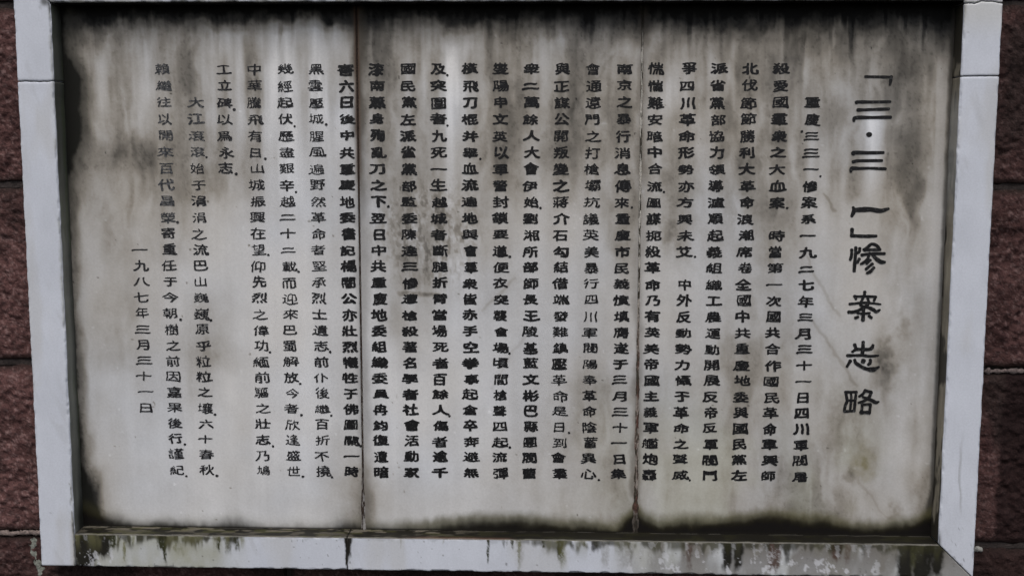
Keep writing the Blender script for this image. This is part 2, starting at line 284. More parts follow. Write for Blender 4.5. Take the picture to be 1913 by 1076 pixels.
def slab_colour(X, Z):
    """albedo of the marble with its soot, algae and rust stains"""
    wx = X + (fbm(X * 22, Z * 9, 1, 3) - 0.5) * 0.035
    wz = Z + (fbm(X * 26, Z * 14, 2, 3) - 0.5) * 0.05
    fx = np.clip((wx + 1.21) / 2.42 * 484, 0, 483.999); i = fx.astype(int); fr = fx - i
    k = np.clip(np.searchsorted(zr, wz) - 1, 0, len(zr) - 2)
    tz = np.clip((wz - zr[k]) / (zr[k + 1] - zr[k]), 0, 1); tz = tz * tz * (3 - 2 * tz)
    row = lambda kk: tabv[kk, i] * (1 - fr) + tabv[kk, i + 1] * fr
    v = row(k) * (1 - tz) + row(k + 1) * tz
    v = v + 14 * sm(1.14, 1.17, X) * sm(0.66, 0.72, Z)
    # rain streaks, strongest under the top edge
    stre = fbm(X * 22, Z * 2.2, 5, 3) - 0.5
    v = v + np.clip(stre * 1.6, -0.5, 0.5) * (62 * sm(1.40, 1.85, Z) + 8) * sm(0.3, 1.0, (v / 172))
    v = v + (fbm(X * 90, Z * 5, 15, 3) - 0.5) * (20 * sm(1.5, 1.95, Z) + 3)
    # separate drips hanging from the top edge, each with its own length
    for fq, sd_, mx in ((30, 401, 0.20), (58, 405, 0.13), (95, 409, 0.07)):
        jx = X + (fbm(X * 6, Z * 14, sd_ + 1, 2) - 0.5) * 0.012
        Ld = mx * sm(0.45, 0.95, vn(jx * fq, X * 0 + 0.5, sd_)); dp = ZTI - Z
        v = v - (17 + 13 * sm(-0.3, 0.5, X)) * sm(0.5, 0.85, vn(jx * fq, X * 0 + 0.5, sd_)) * sm(Ld * 1.25 + 0.004, Ld * 0.7, dp)
    # pale wisps where rain has washed the film thin
    wq = fbm(X * 16 + 6 * fbm(X * 9, Z * 9, 51, 3), Z * 10 + 5 * fbm(X * 9, Z * 9, 52, 3), 53, 3)
    wisp = sm(0.16, 0.0, np.abs(wq - 0.5)); v = v + wisp * 4 * sm(160, 120, v) * sm(60, 95, v)
    wq2 = fbm(X * 34 + 2.2 * fbm(X * 14, Z * 9, 54, 3), Z * 8, 56, 3); v = v + (wq2 - 0.5) * 60 * sm(165, 115, v) * sm(40, 80, v)
    # cloudy mottling
    v = v + (fbm(X * 30, Z * 30, 7, 4) - 0.5) * 26 * sm(185, 90, v)  + (fbm(X * 12, Z * 12, 8, 4) - 0.5) * 12
    # speckled soot in the dirty areas
    spk = sm(0.58, 0.80, fbm(X * 150, Z * 110, 9, 3, 0.6))
    v = v - spk * 14 * sm(150, 110, v)
    reg = sm(0.16, 0.03, np.hypot((X + 0.20) * 0.8, (Z - 1.43) * 0.75))
    v = v - reg * 30 * sm(0.5, 0.66, fbm(X * 110, Z * 60, 31, 3, 0.6)) + reg * 16 * sm(0.5, 0.66, fbm(X * 90, Z * 45, 37, 3, 0.6))
    # small dark specks anywhere
    v = v - 60 * sm(0.93, 0.97, fbm(X * 75, Z * 75, 12, 2, 0.35))
    v = v + 14 * sm(0.90, 0.96, fbm(X * 60, Z * 60, 13, 2, 0.35))
    # horizontal smudge, veins
    v = v - 60 * sm(0.010, 0.002, seg_dist(X, Z + (fbm(X * 50, Z * 3, 3) - .5) * 0.01, (-0.285, 1.268), (-0.175, 1.264))) * fbm(X * 90, Z * 90, 4, 3)
    for p, q, a_ in (((0.829, 1.374), (0.922, 1.213), 13), ((0.857, 1.197), (0.98, 1.019), 14), ((0.974, 0.776), (1.083, 0.638), 9), ((0.032, 1.312), (-0.056, 1.222), 14), ((0.305, 1.921), (0.177, 1.757), 10), ((0.875, 1.545), (0.905, 1.50), 22), ((-0.03, 1.0), (0.06, 1.15), 8)):
        jx = (fbm(X * 30, Z * 30, 44, 3) - 0.5) * 0.02
        v = v - a_ * sm(0.006, 0.001, seg_dist(X + jx, Z, p, q)) - a_ * 0.35 * sm(0.03, 0.0, seg_dist(X + jx, Z, p, q))
    for x, z, r_, a_ in ((1.059, 1.065, 0.035, 30), (1.05, 1.12, 0.02, 24), (0.923, 0.973, 0.03, 12), (0.967, 0.768, 0.014, 22), (0.725, 1.707, 0.03, 15), (1.105, 1.184, 0.02, 18), (0.449, 1.446, 0.022, 30), (0.44, 1.577, 0.025, 18), (-0.832, 1.095, 0.03, 14), (-0.986, 1.647, 0.03, 18), (-1.05, 1.66, 0.02, 24), (1.1, 0.66, 0.02, 20)):
        dd = np.hypot(X - x, (Z - z) * 0.7) + (fbm(X * 45, Z * 45, 21, 3) - 0.5) * 0.04
        v = v - a_ * sm(r_ * 1.6, 0, dd) * (0.4 + 1.2 * fbm(X * 120, Z * 90, 23, 2))
    hz_ = fbm(X * 3 + Z * 40, X * 40 - Z * 3, 501, 2, 0.3); v = v - 5 * sm(0.012, 0.0, np.abs(hz_ - 0.5)) * sm(0.55, 0.75, fbm(X * 5, Z * 5, 503, 2))
    v = v + (fbm(X * 260, Z * 220, 505, 2) - 0.5) * 6
    v = np.clip(v, 10, 190)
    rr = lin(v) / lin(172)
    tint = mix(np.tile(np.array([0.985, 0.985, 0.985]), (len(X), 1)), [1.0, 0.93, 0.82], sm(172, 110, v) * (1 - 0.7 * sm(70, 30, v)))
    c = 0.62 * rr[:, None] * tint
    # faint warm / greenish clouds
    wv = fbm(X * 5, Z * 4, 60, 3)
    c = c * (1 + (wv - 0.5)[:, None] * np.array([0.06, 0.0, -0.10]))
    gr = 0.45 * sm(0.35, 0.7, fbm(X * 7, Z * 6, 67, 4)) * sm(0.0, 0.6, X) * sm(1.1, 0.8, Z) * sm(1.12, 0.95, X)
    c = c * (1 - gr[:, None] * np.array([0.10, 0.05, 0.20]))
    # yellow moss spot
    dd = np.hypot(X - 1.006, (Z - 0.797) * 0.8) + (fbm(X * 60, Z * 60, 71, 3) - 0.5) * 0.045
    c = mix(c, [0.15, 0.135, 0.05], 0.75 * sm(0.016, 0.0, dd)); c = mix(c, [0.25, 0.225, 0.15], 0.5 * sm(0.06, 0.01, dd))
    # grime up the left edge
    ld = np.interp(Z, [p[0] for p in LDARK][::-1], [p[1] for p in LDARK][::-1]) + (fbm(X * 40, Z * 14, 81, 3) - 0.5) * 0.02
    m = sm(0.008, -0.008, X - ld + (fbm(X * 120, Z * 70, 84, 3) - 0.5) * 0.012); c = mix(c, [0.014, 0.014, 0.012], 0.985 * m); c = mix(c, [0.10, 0.095, 0.08], 0.55 * sm(0.05, -0.01, X - ld) * (1 - m) * sm(1.35, 1.6, Z))
    # grime up the right edge
    rd = 1.1975 - 0.008 * fbm(X * 3, Z * 22, 83, 3) - 0.010 * sm(0.74, 0.62, Z)
    c = mix(c, [0.035, 0.033, 0.028], 0.8 * sm(-0.006, 0.005, X - rd))
    c = mix(c, np.array([0.52, 0.51, 0.50]), 0.35 * sm(1.166, 1.17, X + (Z - 1.5) * 0.02) * sm(1.192, 1.187, X) * sm(1.05, 1.2, Z) * sm(1.95, 1.8, Z))
    # joints
    n_ = fbm(X * 20, Z * 12, 91, 3)
    d1 = X - J1; c = mix(c, [0.075, 0.065, 0.052], 0.75 * sm(0.026, 0.0, np.abs(d1 - 0.006) + (n_ - 0.5) * 0.03) * (0.5 + 0.6 * sm(1.4, 1.7, Z) + 0.35 * sm(0.8, 0.66, Z)))
    c = mix(c, [0.09, 0.045, 0.025], 0.6 * sm(0.012, 0.002, np.abs(d1)) * sm(1.5, 1.7, Z))
    d2 = X - J2; c = mix(c, [0.09, 0.075, 0.06], 0.6 * sm(0.022, 0.0, np.abs(d2) + (n_ - 0.5) * 0.03) * (0.5 + 0.3 * sm(1.7, 1.9, Z) + 0.5 * sm(1.35, 1.1, Z)))
    # algae along the foot
    bz = np.interp(X, [p[0] for p in BAND], [p[1] for p in BAND]) + (fbm(X * 8, Z * 6, 95, 3) - 0.5) * 0.030 + (fbm(X * 60, Z * 40, 96, 3) - 0.5) * 0.012 - 0.006 - 0.006 * sm(0.0, -0.4, X)
    hz = Z - bz
    dens = 0.6 + 0.4 * sm(-0.3, 0.4, X)
    c = mix(c, [0.10, 0.092, 0.040], 0.75 * sm(0.028, -0.006, hz) * (0.30 + 0.7 * sm(-0.45, -0.2, X)))
    c = mix(c, [0.016, 0.014, 0.007], 0.97 * sm(0.010, -0.024, hz) * np.clip(dens + 0.25 * fbm(X * 15, Z * 15, 97, 2), 0, 1))
    c = mix(c, [0.007, 0.006, 0.005], 0.95 * sm(-0.008, -0.034, hz))
    c = mix(c, [0.012, 0.011, 0.009], 0.95 * sm(0.598, 0.592, Z))
    return np.clip(c, 0.006, 0.85)

def make_slab(x0, x1, seed):
    z0, z1 = ZBI - 0.004, ZTI + 0.004
    P, F = box_grid(int((x1 - x0) / 0.0031), 2, int((z1 - z0) / 0.0031))
    lo = np.array([x0, SY, z0]); hi = np.array([x1, SY + 0.035, z1]); V = lo + P * (hi - lo)
    X, Z = V[:, 0].copy(), V[:, 2].copy()
    V = round_box(V, lo, hi, 0.002)
    V[:, 1] += np.where(P[:, 1] < 1e-6, (fbm(X * 10, Z * 10, seed, 3) - 0.5) * 0.0006, 0)
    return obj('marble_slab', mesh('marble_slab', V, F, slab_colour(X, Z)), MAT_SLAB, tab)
GJ = 0.0022
slabs = [make_slab(-XI - 0.004, J1 - GJ, 1), make_slab(J1 + GJ, J2 - GJ, 2), make_slab(J2 + GJ, XI + 0.004, 3)]
for s, t in zip(slabs, ('stained end slab with the date and closing lines', 'stained middle slab crossed by nine text columns', 'stained end slab carrying the large title characters')):
    s['label'] = t

def joint(xc, seed, wid, cfun, proud):
    n, m = 480, 9
    z = np.linspace(ZBI, ZTI, n); u = np.linspace(-1, 1, m)
    wdt = wid(z) * (0.5 + fbm(z * 45, z * 0, seed, 4)); ctr = xc + (fbm(z * 14, z * 0 + 3, seed + 3, 3) - 0.5) * 0.004
    V = np.zeros((n, m, 3)); V[..., 0] = ctr[:, None] + u[None] * wdt[:, None]; V[..., 2] = z[:, None]
    V[..., 1] = SY + 0.0016 - (1 - u[None] ** 2) * proud(z)[:, None] * (0.4 + 1.2 * fbm(z[:, None] * 90 + u * 0, u[None] * 2 + z[:, None] * 0, seed + 6, 3))
    bk = V[:, ::-1].copy(); bk[..., 1] = SY + 0.03; bk[..., 0] = xc + u[None, ::-1] * 0.0018
    W = np.concatenate([V, bk], 1); M = 2 * m
    idx = np.arange(n * M).reshape(n, M); nxt = np.roll(idx, -1, 1)
    F = np.stack([idx[:-1], nxt[:-1], nxt[1:], idx[1:]], -1).reshape(-1, 4)
    v = W.reshape(-1, 3); return obj('joint_filler', mesh('joint_filler', v, F, cfun(v[:, 0], v[:, 2])), MAT_MORTAR, tab)
def cj1(X, Z):
    n = fbm(X * 300, Z * 60, 5, 3)
    c = np.tile(np.array([0.035, 0.025, 0.02]), (len(X), 1)); c = mix(c, [0.30, 0.29, 0.27], sm(0.5, 0.62, n) * sm(1.6, 1.35, Z) * 0.22)
    c = mix(c, [0.38, 0.37, 0.36], 0.6 * sm(0.42, 0.6, n) * sm(0.74, 0.66, Z)); return c
def cj2(X, Z):
    n = fbm(X * 350, Z * 45, 6, 3)
    c = np.tile(np.array([0.42, 0.40, 0.36]), (len(X), 1)); c = mix(c, [0.12, 0.085, 0.07], sm(1.38, 1.15, Z) * (0.55 + 0.45 * sm(0.4, 0.55, n)))
    c = mix(c, [0.085, 0.045, 0.036], sm(0.47, 0.62, fbm(X * 60, Z * 22, 16, 3)) * sm(1.3, 1.0, Z))
    c = mix(c, [0.05, 0.045, 0.035], sm(0.5, 0.62, n)); c = mix(c, [0.025, 0.022, 0.018], sm(0.68, 0.62, Z) * 0.8); c = mix(c, [0.03, 0.027, 0.022], sm(1.93, 2.0, Z)); return c
joint(J1, 11, lambda z: 0.0036 + 0.0034 * sm(0.82, 0.64, z) + 0.001 * sm(1.35, 0.9, z), cj1, lambda z: 0.0005 + 0.003 * sm(0.8, 0.62, z))
joint(J2, 12, lambda z: 0.0034 + 0.0036 * sm(1.35, 0.95, z) + 0.003 * sm(0.75, 0.62, z), cj2, lambda z: 0.0018 + 0.002 * sm(1.2, 0.8, z))

# ------------------------------------------------------------------ frame
DRIPS = [(-1.175, 0.042, 0.13, 1.0, 0), (-1.125, 0.03, 0.075, 1.0, 0), (-1.093, 0.012, 0.05, 0.9, 1), (-1.06, 0.004, 0.09, 0.8, 2), (-1.035, 0.006, 0.03, 0.7, 2), (-0.952, 0.016, 0.05, 0.95, 1), (-0.945, 0.006, 0.085, 0.9, 1),
         (-0.915, 0.008, 0.05, 0.7, 2), (-0.90, 0.02, 0.06, 0.45, 2), (-0.868, 0.005, 0.03, 0.7, 1), (-0.838, 0.006, 0.035, 0.6, 1), (-0.793, 0.006, 0.055, 0.9, 1), (-0.765, 0.012, 0.06, 0.7, 1), (-0.742, 0.01, 0.05, 0.8, 1), (-0.725, 0.006, 0.035, 0.6, 2),
         (-0.428, 0.011, 0.06, 0.9, 0), (-0.431, 0.004, 0.1, 0.9, 0), (-0.28, 0.003, 0.03, 0.5, 2), (-0.16, 0.003, 0.02, 0.5, 2), (-0.036, 0.0042, 0.068, 0.95, 1), (0.006, 0.004, 0.03, 0.6, 1), (0.017, 0.003, 0.02, 0.6, 1), (0.033, 0.004, 0.03, 0.8, 1), (0.052, 0.012, 0.085, 0.55, 3), (0.05, 0.006, 0.088, 0.7, 2), (0.093, 0.004, 0.022, 0.7, 1),
         (0.125, 0.016, 0.05, 0.35, 3), (0.119, 0.004, 0.02, 0.9, 1), (0.165, 0.010, 0.07, 0.9, 1), (0.17, 0.014, 0.088, 0.6, 2), (0.195, 0.004, 0.03, 0.7, 1), (0.23, 0.006, 0.022, 0.7, 1), (0.26, 0.012, 0.035, 0.8, 0), (0.29, 0.014, 0.08, 0.6, 3),
         (0.345, 0.03, 0.09, 0.55, 3), (0.42, 0.02, 0.09, 0.5, 3), (0.445, 0.006, 0.03, 0.5, 4), (0.52, 0.01, 0.09, 0.7, 4), (0.56, 0.03, 0.05, 0.6, 3), (0.625, 0.017, 0.09, 0.9, 0), (0.655, 0.016, 0.088, 0.95, 0), (0.70, 0.02, 0.05, 0.65, 3), (0.755, 0.02, 0.09, 0.85, 4), (0.79, 0.012, 0.07, 0.75, 0), (0.83, 0.02, 0.03, 0.7, 3), (0.87, 0.012, 0.05, 0.5, 3),
         (0.925, 0.016, 0.055, 0.85, 4), (0.955, 0.012, 0.06, 0.7, 4), (0.99, 0.01, 0.035, 0.6, 3), (1.05, 0.016, 0.09, 0.8, 3), (1.115, 0.028, 0.13, 1.0, 0), (1.16, 0.032, 0.14, 1.0, 0), (1.20, 0.022, 0.10, 1.0, 0), (1.135, 0.01, 0.09, 0.4, 2)]
DC = [(0.014, 0.013, 0.010), (0.030, 0.032, 0.014), (0.14, 0.14, 0.06), (0.20, 0.19, 0.17), (0.075, 0.045, 0.035)]
WHITE = np.array([0.570, 0.598, 0.660])
def frame_colour(V, P0, kind):
    X, Y, Z = P0[:, 0], P0[:, 1], P0[:, 2]
    n = fbm(X * 9, Z * 9, 200, 4)
    c = WHITE * (0.92 + 0.16 * n)[:, None] * (0.97 + 0.06 * fbm(X * 70, Z * 24, 201, 3))[:, None]
    c = mix(c, [0.44, 0.43, 0.40], 0.35 * sm(0.5, 0.75, fbm(X * 13, Z * 3.5, 202, 4)))
    c = mix(c, [0.40, 0.41, 0.43], 0.3 * sm(0.68, 0.85, fbm(X * 26 + Z * 7, Z * 8, 203, 4)))
    c = mix(c, [0.16, 0.16, 0.16], 0.6 * sm(0.95, 0.98, fbm(X * 60, Z * 60, 207, 2, 0.3)))
    front = Y < 0.004
    c = mix(c, [0.05, 0.05, 0.045], 0.8 * sm(0.03, 0.0, np.hypot(X + 1.212, Z - 2.055) + (fbm(X * 60, Z * 60, 259, 2) - .5) * .03) * front)
    c = mix(c, [0.10, 0.10, 0.11], 0.75 * sm(0.78, 0.84, fbm(X * 110, Z * 110, 262, 2, 0.4)) * front * sm(0.05, 0.02, np.hypot((X - 1.262) * 1.2, (Z - 0.59) * 0.5)))
    c = mix(c, [0.08, 0.08, 0.075], 0.8 * sm(0.0022, 0.0006, np.abs(X + 1.2065 + (fbm(X * 0, Z * 50, 265, 3) - .5) * 0.006)) * sm(0.5, 0.6, fbm(X * 0, Z * 25, 266, 2)) * sm(0.60, 0.64, Z) * sm(0.78, 0.74, Z) * front)
    if kind == 'bottom':
        # weathering that runs down from the ledge
        dirty = sm(-0.68, -0.85, X) + 0.55 * sm(0.24, 0.45, X)
        c = mix(c, [0.33, 0.33, 0.25], np.clip(0.75 * dirty * (0.4 + fbm(X * 25, Z * 15, 211, 3)), 0, 0.88))
        film = sm(0.28, 0.5, X) * sm(0.34, 0.54, fbm(X * 17, Z * 5, 212, 3) + 0.12)
        c = mix(c, np.array([0.14, 0.128, 0.112]), 0.9 * film * (0.7 + 0.3 * sm(0.50, 0.59, Z)))
        for (x, wd, ln, a_, k) in DRIPS:
            wob = (fbm(Z * 40, Z * 0 + x * 50, 213, 3) - 0.5) * 0.006 + (fbm(X * 150, Z * 60, 215, 3) - 0.5) * (0.005 + 0.35 * wd)
            dep = ZBI - Z
            m = a_ * sm(wd * 1.25, wd * 0.55, np.abs(X + wob - x) + 0.35 * wd * np.clip(dep / ln, 0, 1)) * sm(ln * 1.1, ln * 0.65, dep + (fbm(X * 160, Z * 30, 217, 3) - 0.5) * 0.025)
            c = mix(c, DC[k], np.clip(m * (0.85 + 0.9 * fbm(X * 120, Z * 50, 218, 3)) * ((0.45 if k else 0.86) + (0.55 if k else 0.14) * sm(0.28, 0.5, fbm(X * 300, Z * 140, 214, 3, 0.6))), 0, 1) * 0.99 * min(1.0, a_ + 0.1))
        # fringe of short runs at the arris
        zone = np.clip(sm(-0.70, -0.76, X) + 0.8 * sm(-0.02, 0.15, X), 0, 1)
        Lf = (0.011 + 0.055 * vn(X * 75, X * 0 + 0.5, 219) ** 2.2) * (0.3 + 0.7 * zone)
        fr = sm(Lf * 1.2, Lf * 0.5, (ZBI - Z)) * sm(0.25, 0.5, fbm(X * 60, Z * 20, 221, 3)) * (0.2 + 0.8 * zone)
        c = mix(c, [0.028, 0.027, 0.013], np.clip(fr, 0, 1) * 0.92)
        c = mix(c, [0.17, 0.165, 0.085], (0.5 - 0.3 * sm(0.2, 0.5, X)) * zone * sm(0.07, 0.0, ZBI - Z) * sm(0.42, 0.62, fbm(X * 40, Z * 9, 222, 3)))
        # flaked bare patches in the crust
        fl = sm(0.62, 0.66, fbm(X * 70, Z * 45, 223, 4, 0.6)) * (sm(0.25, 0.4, X) * sm(1.09, 1.0, X) + 0.8 * sm(-1.02, -1.08, X)) 
        c = mix(c, [0.58, 0.59, 0.62], 0.75 * np.clip(fl, 0, 1) * (0.35 + 0.65 * sm(0.575, 0.52, Z)))
        sp = sm(0.86, 0.92, fbm(X * 130, Z * 100, 225, 2, 0.4)); c = mix(c, [0.08, 0.08, 0.075], sp * 0.6)
        # the ledge itself: wet soot and algae
        top = (Z > ZBI - 0.0015)
        lc = np.tile(np.array([0.013, 0.012, 0.009]), (len(X), 1))
        bits = sm(0.5, 0.62, fbm(X * 26, Y * 70, 227, 4)) * sm(0.0, -0.25, X) * (0.4 + 0.6 * sm(0.02, 0.05, Y))
        lc = mix(lc, [0.20, 0.18, 0.14], bits * 0.6); lc = mix(lc, [0.08, 0.08, 0.025], sm(0.55, 0.7, fbm(X * 22, Y * 60, 229, 3)) * (0.10 + 0.25 * sm(0.0, -0.3, X)))
        lc = mix(lc, [0.16, 0.15, 0.13], 0.5 * sm(0.060, 0.064, Y) * sm(0.4, 0.55, fbm(X * 30, X * 0, 230, 3)))
        lc = mix(lc, [0.09, 0.045, 0.03], sm(-0.3, -0.2, X) * sm(0.05, 0.0, X) * sm(0.02, 0.0, Y) * 0.7)
        c = np.where(top[:, None], lc, c)
        ar = (np.abs(Z - ZBI) < 0.003) & (Y < 0.003)
        c = np.where(ar[:, None], mix(lc, [0.24, 0.23, 0.20], (0.25 + 0.4 * fbm(X * 40, X * 0, 231, 3))), c)
    else:
        if kind == 'left':
            m = sm(-1.222, -1.204, X) * sm(0.66, 0.60, Z) * front; c = mix(c, [0.42, 0.41, 0.38], 0.6 * m)
            m = sm(-1.212, -1.2, X + (fbm(X * 20, Z * 40, 240, 3) - 0.5) * 0.012) * front
            c = mix(c, [0.30, 0.30, 0.25], 0.55 * m * sm(0.45, 0.6, fbm(X * 20, Z * 14, 241, 3)))
            bl = sm(-1.208, -1.2015, X + (fbm(X * 9, Z * 60, 247, 3) - .5) * .01) * front * (sm(0.66, 0.6, Z) + sm(2.0, 2.04, Z)); c = mix(c, [0.03, 0.03, 0.026], 0.85 * np.clip(bl, 0, 1))
            rv = Y > 0.006                                  # the reveal, grey-green with algae patches, darker towards the slab, top and foot
            g = np.tile(np.array([0.17, 0.175, 0.155]), (len(X), 1)) * (0.6 + 0.8 * fbm(Y * 60, Z * 9, 243, 3))[:, None]
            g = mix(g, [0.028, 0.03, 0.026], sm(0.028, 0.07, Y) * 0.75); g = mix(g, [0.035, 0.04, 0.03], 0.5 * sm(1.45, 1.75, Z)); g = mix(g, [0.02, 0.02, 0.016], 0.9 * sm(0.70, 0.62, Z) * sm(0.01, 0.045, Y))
            g = mix(g, [0.10, 0.12, 0.06], 0.4 * sm(0.5, 0.65, fbm(Y * 40, Z * 6, 244, 3)))
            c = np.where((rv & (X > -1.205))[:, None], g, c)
        if kind == 'right':
            rv = Y > 0.006
            g = np.tile(np.array([0.24, 0.215, 0.165]), (len(X), 1)) * (0.6 + 0.8 * fbm(Y * 60, Z * 12, 245, 3))[:, None]
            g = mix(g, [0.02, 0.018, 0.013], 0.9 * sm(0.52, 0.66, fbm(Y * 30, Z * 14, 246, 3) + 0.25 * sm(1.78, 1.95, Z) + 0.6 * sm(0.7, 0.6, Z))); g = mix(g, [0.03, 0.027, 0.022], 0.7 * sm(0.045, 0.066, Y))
            g = mix(g, [0.40, 0.40, 0.38], 0.6 * sm(1.45, 1.6, Z) * sm(1.85, 1.75, Z))
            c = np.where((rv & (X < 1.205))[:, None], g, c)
            m = sm(0.004, 0.001, np.abs(X - 1.253 + (fbm(X * 3, Z * 9, 251, 3) - .5) * .02)) * sm(0.66, 0.72, Z) * sm(0.92, 0.82, Z) * front; c = mix(c, [0.28, 0.28, 0.29], 0.55 * m)
            m = sm(1.212, 1.202, X) * front * (sm(0.64, 0.6, Z) + sm(1.98, 2.03, Z)); c = mix(c, [0.05, 0.05, 0.045], 0.8 * np.clip(m, 0, 1))
            c = mix(c, [0.52, 0.51, 0.46], 0.5 * sm(1.93, 2.03, Z) * front)
        if kind == 'top':
            m = sm(ZTI + 0.007, ZTI, Z + (fbm(X * 90, Z * 30, 255, 3) - .5) * .01) * front; c = mix(c, [0.06, 0.06, 0.05], 0.8 * m)
            c = mix(c, [0.30, 0.30, 0.27], 0.6 * sm(0.5, 0.7, fbm(X * 40, Z * 20, 257, 3)) * front)
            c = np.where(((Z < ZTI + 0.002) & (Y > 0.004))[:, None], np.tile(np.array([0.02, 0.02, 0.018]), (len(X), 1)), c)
            c = mix(c, [0.06, 0.06, 0.05], 0.75 * sm(0.03, 0.0, np.hypot(X + 1.21, Z - 2.062) + (fbm(X * 60, Z * 60, 259, 2) - .5) * .02) * front)
    return np.clip(c, 0.008, 0.9)
def frame_block(axis, a0, a1, b0, b1, kind, e0=None, e1=None, seed=0):
    """axis 'x' or 'z': long direction a0..a1, across b0..b1; e0/e1(b) shift the ends (mitres, ragged joints)"""
    st = 0.0022 if kind == 'bottom' else 0.0035
    na, nb = max(4, int((a1 - a0) / st)), max(8, int((b1 - b0) / st))
    P, F = box_grid(*( (na, 18, nb) if axis == 'x' else (nb, 18, na) ))
    A = P[:, 0] if axis == 'x' else P[:, 2]; B = P[:, 2] if axis == 'x' else P[:, 0]
    lo = np.array([a0, 0, b0] if axis == 'x' else [b0, 0, a0]); hi = np.array([a1, WY - 0.004, b1] if axis == 'x' else [b1, WY - 0.004, a1])
    V = lo + P * (hi - lo); V = round_box(V, lo, hi, 0.0028)
    bb = b0 + B * (b1 - b0)
    s0 = e0(bb) if e0 else 0 * bb; s1 = e1(bb) if e1 else 0 * bb
    sh = s0 * (1 - A) + s1 * A
    V[:, 0 if axis == 'x' else 2] += sh
    R = lo + P * (hi - lo); R[:, 0 if axis == 'x' else 2] += sh
    X, Z = R[:, 0], R[:, 2]
    # worn arrises and a very slightly uneven face
    chip = (fbm(X * 45, Z * 45, seed + 300, 4) - 0.45) * 0.010
    eb = np.minimum(B, 1 - B) * (b1 - b0)
    arr = np.clip(chip, 0, None) * sm(0.006, 0.0, eb) * (P[:, 1] < 0.05)
    V[:, 1] += arr + np.where(P[:, 1] < 1e-6, (fbm(X * 6, Z * 6, seed + 310, 2) - 0.5) * 0.001, 0)
    sgn = np.where(B < 0.5, 1.0, -1.0); V[:, 2 if axis == 'x' else 0] += sgn * (arr * 0.7 + sm(0.004, 0.0, eb) * (fbm(X * 25, Z * 25, seed + 320, 3) - 0.5) * 0.003)
    return obj('frame_block', mesh('frame_block', V, F, frame_colour(V, R, kind)), MAT_FRAME, tab)
rag = lambda s, amp: (lambda b: (fbm(b * 40, b * 0 + s, 400, 3) - 0.5) * amp)
g = 0.0011
# left upright: two pieces, mitred into the top bar
frame_block('z', ZBO, 1.843 - g, -XO, -XI, 'left', None, rag(1, 0.006), 1)
frame_block('z', 1.843 + g, ZTI - g, -XO, -XI, 'left', rag(1, 0.006), lambda b: -(b + XI), 2)
# right upright: two pieces, mitred at the foot
frame_block('z', ZBI + g, 1.855 - g, XI, XO, 'right', lambda b: -(b - XI) * 0.969, rag(3, 0.002), 3)
frame_block('z', 1.855 + g, 2.043 - g, XI, XO, 'right', rag(3, 0.002), rag(5, 0.010), 4)
frame_block('z', 2.043 + g, ZTO, XI, XO, 'right', rag(5, 0.010), None, 9)
# bottom bar: two pieces
frame_block('x', -XI + g, -0.431 - g, ZBO, ZBI, 'bottom', rag(7, 0.006), rag(8, 0.004), 5)
frame_block('x', -0.431 + g, XI - g, ZBO, ZBI, 'bottom', rag(8, 0.004), lambda b: (ZBI - b) * 1.03, 6)
# top bar: two pieces
frame_block('x', -XI + g, -0.406 - g, ZTI, ZTO, 'top', lambda b: -(b - ZTI), rag(9, 0.003), 7)
frame_block('x', -0.406 + g, XI - g, ZTI, ZTO, 'top', rag(9, 0.003), None, 8)
def fill(name, x0, x1, z0, z1): return plain_box(name, x0, x1, 0.0035, WY, z0, z1, (0.03, 0.028, 0.025), MAT_MORTAR, tab, 0.01, 0.0008)
# dark pointing in the joints between the pieces
for x0, x1, z0, z1 in ((-XO + 0.004, -XI - 0.004, 1.838, 1.848), (XI + 0.004, XO - 0.004, 1.851, 1.859), (XI + 0.004, XO - 0.004, 2.036, 2.052), (-0.436, -0.426, ZBO + 0.004, ZBI - 0.004), (-0.410, -0.402, ZTI + 0.004, ZTO - 0.004), (-XI - 0.006, -XI + 0.006, ZBO + 0.004, ZBI - 0.006)):
    fill('pointing', x0, x1, z0, z1)

